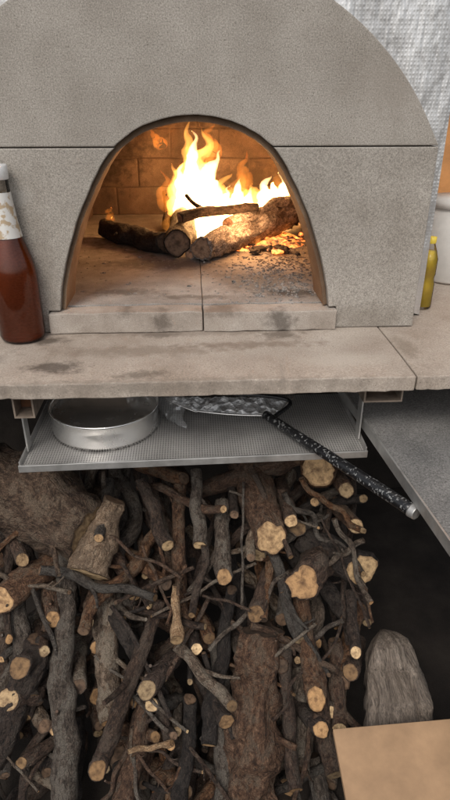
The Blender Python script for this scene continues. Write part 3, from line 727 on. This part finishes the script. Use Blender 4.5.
tongue([(279, 214), (281, 198), (284, 188), (281, 173)], YF+.05, .026, 'flame3')
tongue([(286, 210), (288, 198), (286, 190), (290, 180)], YF+.05, .016, 'flame')
tongue([(200, 244), (215, 234), (235, 228), (250, 226)], YF-.04, .022, 'flame3')
tongue([(232, 252), (243, 242), (256, 236), (268, 232)], YF-.07, .022, 'flame3')
tongue([(226, 250), (236, 245), (248, 240)], YF-.09, .014, 'flame')
tongue([(196, 244), (199, 232), (206, 224)], YF-.06, .018, 'flame3')
tongue([(210, 226), (222, 215), (240, 214), (262, 212)], YF, .028, 'flame3')
tongue([(162, 146), (156, 140), (149, 128)], YF+.1, .015, 'flame2')
tongue([(168, 210), (163, 195), (167, 182), (162, 170)], YF+.05, .016, 'flame2')
tongue([(113, 221), (109, 215), (108, 208)], YF, .010, 'flame2')
tongue([(205, 165), (213, 150), (208, 138), (213, 122)], YF+.05, .020, 'flame2')
tongue([(240, 195), (246, 178), (240, 165), (246, 150)], YF+.08, .022, 'flame2')
def plight(px, py, y, e, rad):
    l = bpy.data.lights.new('fire_fill_light', 'POINT'); l.energy = e; l.color = (1, .47, .18); l.shadow_soft_size = rad
    o = bpy.data.objects.new('fire_fill_light', l); C.objects.link(o); o.location = on_y(px, py, y); return o
plight(200, 172, YF-.02, 4.0, .06)
plight(255, 192, YF+.05, 2.5, .05)
plight(245, 212, YF-.2, 1.8, .04)  # added fill in front of the flames, brightening the log fronts

# ------------------------------------------------------------------ woodpile
G = 'firewood heaped under the oven'
def pl_(x, y, k): return on_pile(x, y, k)
def key(x1, y1, k1, x2, y2, k2, r1, r2, mat, label, cam0=0, cam1=.9, wob=.03, tw=0, seg=14, rough=.08, cut='cut', npt=4, fine=None):
    a, b = pl_(x1, y1, k1), pl_(x2, y2, k2)
    a.z = max(a.z, GZ+.012); b.z = max(b.z, GZ+.012)
    r = max(r1, r2)
    if fine is None: fine = .0045 if r > 13 else (.0020 if r > 7 else .0008)
    if r > 13: seg = max(seg, 28)
    return log('firewood_log' if r > 13 else 'firewood_branch', label, 'log' if r > 13 else 'branch', a, b, r1*zc(a)/F, r2*zc(b)/F, mat, cut, G, wob, seg, rough, cam0, cam1, tw, 'cutold', npt, fine)
K = [
 (-45, 462, -.06, 92, 535, .02, 36, 32, 'bigbark', 'biggest rough barked log at the upper left of the heap', 0, .25, .01, 1, 44, .10),
 (114, 500, .03, 88, 574, .05, 10, 18, 'pale', 'pale split wedge of bare wood beside the biggest log', .3, .3, .03, 0, 20, .16),
 (247, 460, -.05, 272, 538, .06, 19, 16, 'bark1', 'thick log with a round cut end at the top centre of the heap', 0, 1.1, .01, 0, 22, .07),
 (312, 430, -.10, 318, 470, .03, 16, 17, 'bark1', 'log with a pale round end just under the tray at the right', 0, 1.4, .01, 0, 20, .05),
 (262, 628, .03, 250, 808, .05, 19, 25, 'bark1', 'thick twisted log standing in the lower centre of the heap', .2, .4, .03, 1, 34, .22),
 (66, 545, .02, 64, 815, .05, 9, 13, 'bark2', 'long upright grey branch down the left side of the heap', .8, .3, .02, 2, 18, .10),
 (160, 600, .03, 98, 770, .09, 6, 9, 'bark3', 'long dark branch slanting down left to a pale cut end', 0, 1.1, .015, 1, 14, .09),
 (104, 575, .0, 112, 722, .03, 10, 12, 'bark2', 'straight grey branch below the pale split wedge', .8, .5, .015, 1, 16, .10),
 (40, 570, .05, 155, 598, .07, 5, 4, 'bark2', 'thin grey twig lying sideways below the biggest log', .5, .5, .03, 2, 10, .10),
 (176, 645, .04, 232, 706, .12, 6, 6, 'bark2', 'thin branch slanting down right to a pale cut tip', .5, 1.0, .03, 1, 12, .09),
 (58, 560, -.02, 0, 600, .06, 13, 13, 'bark1', 'branch with its cut end at the left edge below the biggest log', 0, .9, .03, 0, 16, .08),
 (176, 655, .0, 147, 690, .07, 9, 10, 'bark1', 'short stub with a round orange cut end left of the centre', 0, 1.3, .01, 0, 16, .06),
 (222, 500, .0, 224, 577, .06, 7, 8, 'bark2', 'upright branch with a small round cut end left of the thick top log', 0, 1.2, .02, 1, 14, .08),
 (232, 590, .02, 208, 745, .05, 6, 8, 'bark3', 'dark branch running down just left of the twisted log', .8, .4, .02, 1, 14, .10),
 (270, 570, .0, 256, 614, .06, 8, 9, 'bark1', 'stub with a pale cut end above the thick twisted log', 0, 1.2, .01, 0, 14, .06),
 (330, 545, -.03, 303, 582, .07, 14, 16, 'bark1', 'log with a cracked brown end at the right of the heap', 0, 1.0, .01, 0, 18, .16),
 (300, 535, -.03, 362, 570, .03, 13, 16, 'bark3', 'dark knotty log leaning right behind the cracked log', .2, .8, .01, 0, 16, .12),
 (328, 465, -.06, 346, 490, .04, 7, 8, 'bark1', 'small round end right of the log just under the tray', 0, 1.3, .01, 0, 14, .06),
 (330, 500, -.04, 356, 526, .04, 7, 8, 'bark1', 'small round end at the right edge of the heap above the knotty log', 0, 1.2, .01, 0, 14, .06),
 (298, 590, .0, 316, 698, .07, 7, 10, 'bark1', 'branch ending in a bright cut face right of the twisted log', 0, 1.2, .02, 0, 16, .09),
 (50, 640, .0, 20, 668, .08, 9, 11, 'bark1', 'stub with a round cut end at the left side of the heap', 0, 1.2, .01, 0, 14, .06),
 (40, 690, .0, 8, 700, .06, 9, 11, 'bark1', 'lower stub with a round cut end at the far left', 0, 1.1, .01, 0, 14, .06),
 (5, 520, -.02, 22, 560, .05, 6, 7, 'bark1', 'small cut stub under the biggest log at the left edge', 0, 1.2, .01, 0, 12, .06),
 (40, 640, .03, -8, 765, .04, 12, 14, 'bark3', 'dark thick branch leaning out of the lower left corner', .3, .4, .03, 0, 16, .10),
 (176, 585, .06, 177, 640, .08, 4, 6, 'pale', 'narrow stripped pale stick left of the centre', .5, .8, .03, 0, 10, .2),
 (128, 752, .07, 172, 743, .09, 2.5, 3.5, 'pale', 'thin pale stick lying sideways low in the heap', .5, .5, .03, 0, 10, .15),
 (350, 590, .0, 356, 652, .06, 5, 6, 'bark3', 'thin branch with a tiny pale tip at the right side', 0, 1.2, .03, 0, 12, .09),
 (195, 470, .02, 200, 545, .05, 6, 7, 'bark2', 'grey upright branch under the middle of the tray', 0, .6, .03, 1, 12, .1),
 (140, 480, .0, 168, 545, .05, 6, 7, 'bark3', 'dark branch right of the biggest log leaning right', 0, .6, .03, 1, 12, .1),
 (205, 545, .05, 192, 615, .07, 4, 4, 'bark3', 'thin dark forked twig in the upper middle', .5, .6, .05, 2, 10, .1),
 (300, 620, .03, 335, 775, .05, 8, 10, 'bark3', 'dark branch slanting down right of the twisted log', .5, .5, .03, 1, 14, .1),
 (285, 640, .03, 296, 790, .06, 7, 7, 'bark1', 'brown branch hugging the right side of the twisted log', .5, .5, .03, 1, 12, .1),
 (215, 640, .0, 225, 812, .04, 8, 10, 'bark2', 'grey branch on the left of the twisted log', .5, .5, .03, 1, 12, .1),
 (150, 690, .02, 120, 812, .05, 8, 11, 'bark1', 'brown branch leaning down to the lower edge left of centre', .5, .5, .03, 1, 12, .1),
 (190, 700, .02, 180, 812, .06, 7, 8, 'bark3', 'dark upright branch low in the heap near the centre', .8, .5, .03, 1, 12, .1),
 (180, 480, -.02, 182, 640, .03, 6, 8, 'bark1', 'long brown branch under the tin reaching the middle', .5, .6, .02, 1, 12, .1),
 (268, 545, .02, 300, 640, .05, 5, 6, 'bark2', 'grey stick below the thick top log', .5, .8, .03, 1, 12, .1),
 (15, 600, .0, 30, 700, .03, 9, 10, 'bark2', 'grey branch behind the stubs at the left edge', .4, .6, .03, 1, 12, .1),
 (335, 640, .0, 340, 730, .04, 7, 8, 'bark1', 'brown branch beside the weathered log', .4, .9, .03, 1, 12, .1),
]
for a in K: key(*a[:10], cam0=a[10], cam1=a[11], wob=a[12], tw=a[13], seg=a[14], rough=a[15])
rows = ['top', 'upper part', 'middle', 'lower part', 'bottom']; cols = ['left edge', 'left', 'centre', 'right', 'right edge']
cnt = 0
while cnt < 258:
    stub = cnt >= 215; twig = 165 <= cnt < 215
    lay = random.random(); k = .015-.17*lay
    y1 = random.uniform(415, 775); x1 = random.uniform(-30, 375)
    if twig: y1 = random.uniform(470, 760); k = random.uniform(.02, .055)
    ln = random.uniform(55, 190); an = random.gauss(0, 19)+(0 if random.random() < .72 else random.choice((-65, 65, 45, -40)))
    if stub: ln = random.uniform(22, 50); an = random.gauss(0, 35); k = random.uniform(-.05, .01)
    if twig: ln = random.uniform(50, 130); an = random.uniform(-80, 80)
    x2 = x1+ln*math.sin(R(an)); y2 = y1+ln*math.cos(R(an))
    if max(x1, x2) > 374 or (y2 > 640 and x2 > 350) or (y1 < 450 and k > -.05): continue
    cnt += 1
    r = random.choice((3, 3.8, 4.5, 5, 5.5, 6, 7, 8, 9)) if not stub else random.choice((4, 5, 5.5, 6, 7, 8))
    if twig: r = random.choice((1.5, 1.8, 2.2, 2.6, 3.2))
    mt = random.choice(('bark1', 'bark1', 'bark1', 'bark2', 'bark2', 'bark3', 'bark3'))
    th = 'thin' if r < 4.5 else ('medium' if r < 7 else 'stout'); tone = {'bark1': 'brown', 'bark2': 'grey', 'bark3': 'dark'}[mt]
    lean = 'leaning right' if an > 8 else ('leaning left' if an < -8 else 'standing upright')
    cx_, cy_ = (x1+x2)/2, (y1+y2)/2
    lab = '%s %s %s %s at the %s, %s of the heap' % (th, tone, 'protruding stub' if stub else ('twig' if twig else 'branch'), lean, cols[max(0, min(4, int((cx_+10)/76)))], rows[max(0, min(4, int((cy_-465)/68)))])
    key(x1, y1, k-(.05 if not twig else 0), x2, y2, k+(random.uniform(.04, .07) if stub else random.uniform(.0, .03) if twig else random.uniform(.01, .08)), r*random.uniform(.8, 1.2), r, mt, lab, random.choice((0, .4)), random.uniform(.5, 1.4) if stub else random.uniform(.1, 1.2), .01 if stub else random.choice((.012, .025, .04, .06)), 0 if stub else (random.choice((1, 2, 3)) if r < 6 else 1), 8 if twig else (10 if r < 6 else 14), random.choice((.10, .13, .17)), random.choice(('cut', 'cut', 'cutold')) if stub else random.choice(('cut', 'cutold')), random.choice((4, 5, 6)) if not stub else 3)
a, b2 = pl_(382, 630, -.05), pl_(404, 750, .05)
RB = 38*zc(b2)/F; RA = 20*zc(a)/F
log('weathered_log', 'smooth pale brown weathered log slanting behind the tan board', 'log', a, b2, RA, RB, 'weather', 'weather', None, .03, 56, .03, 0, .2, 0, 'weather', 5, 0.0,
    radf=lambda t: (RA+(RB-RA)*t)*min(1, (t/.16+.02))**.5, fold=.27)
BZ = -.62
q0 = on_z(333, 729, BZ); q1 = on_z(470, 717, BZ); q3 = on_z(349, 815, BZ); dd_ = (q3-q0).normalized()
e1 = q0+(q1-q0).normalized()*.42
bx = thing('tan_board', 'flat tan wooden board at the bottom right corner', 'board', q0)
obj('board_sheet', quadbox([q0, e1, e1+dd_*.34, q0+dd_*.34], .010), 'box', bx, False, .001)
d1 = (q1-q0).normalized(); m0 = q0+d1*.06+dd_*.05-Vector((0, 0, .0105)); m1 = m0+d1*.3
sb = thing('support_block', 'dark block under the flat tan board', 'block', Vector((m0.x, m0.y, GZ)))
obj('block_body', quadbox([m0, m1, m1+dd_*.22, m0+dd_*.22], BZ-GZ-.0105-.001), 'block', sb, False, .003)

# ------------------------------------------------------------------ light
W = bpy.data.worlds.new('World'); bpy.context.scene.world = W; W.use_nodes = True; nt = W.node_tree
bg = nt.nodes['Background']; sky = nt.nodes.new('ShaderNodeTexSky'); sky.sky_type = 'NISHITA'; sky.sun_disc = False
EL, AZ = R(50), R(200)
sky.sun_elevation = EL; sky.sun_rotation = AZ; sky.dust_density = 3; sky.air_density = 1
hs = nd(nt, 'ShaderNodeHueSaturation', {'Color': sky.outputs[0], 'Saturation': .28})
nt.links.new(hs.outputs[0], bg.inputs['Color']); bg.inputs['Strength'].default_value = .145
sl = bpy.data.lights.new('sun', 'SUN'); sl.energy = 1.4; sl.angle = R(25); sl.color = (1, .94, .86)
so = bpy.data.objects.new('sun', sl); C.objects.link(so)
sd = Vector((math.sin(AZ)*math.cos(EL), math.cos(AZ)*math.cos(EL), math.sin(EL)))
so.rotation_euler = sd.to_track_quat('Z', 'Y').to_euler(); so.location = (0, -3, 4)
sc = bpy.context.scene; sc.view_settings.view_transform = 'Standard'; sc.view_settings.look = 'None'; sc.view_settings.exposure = 0
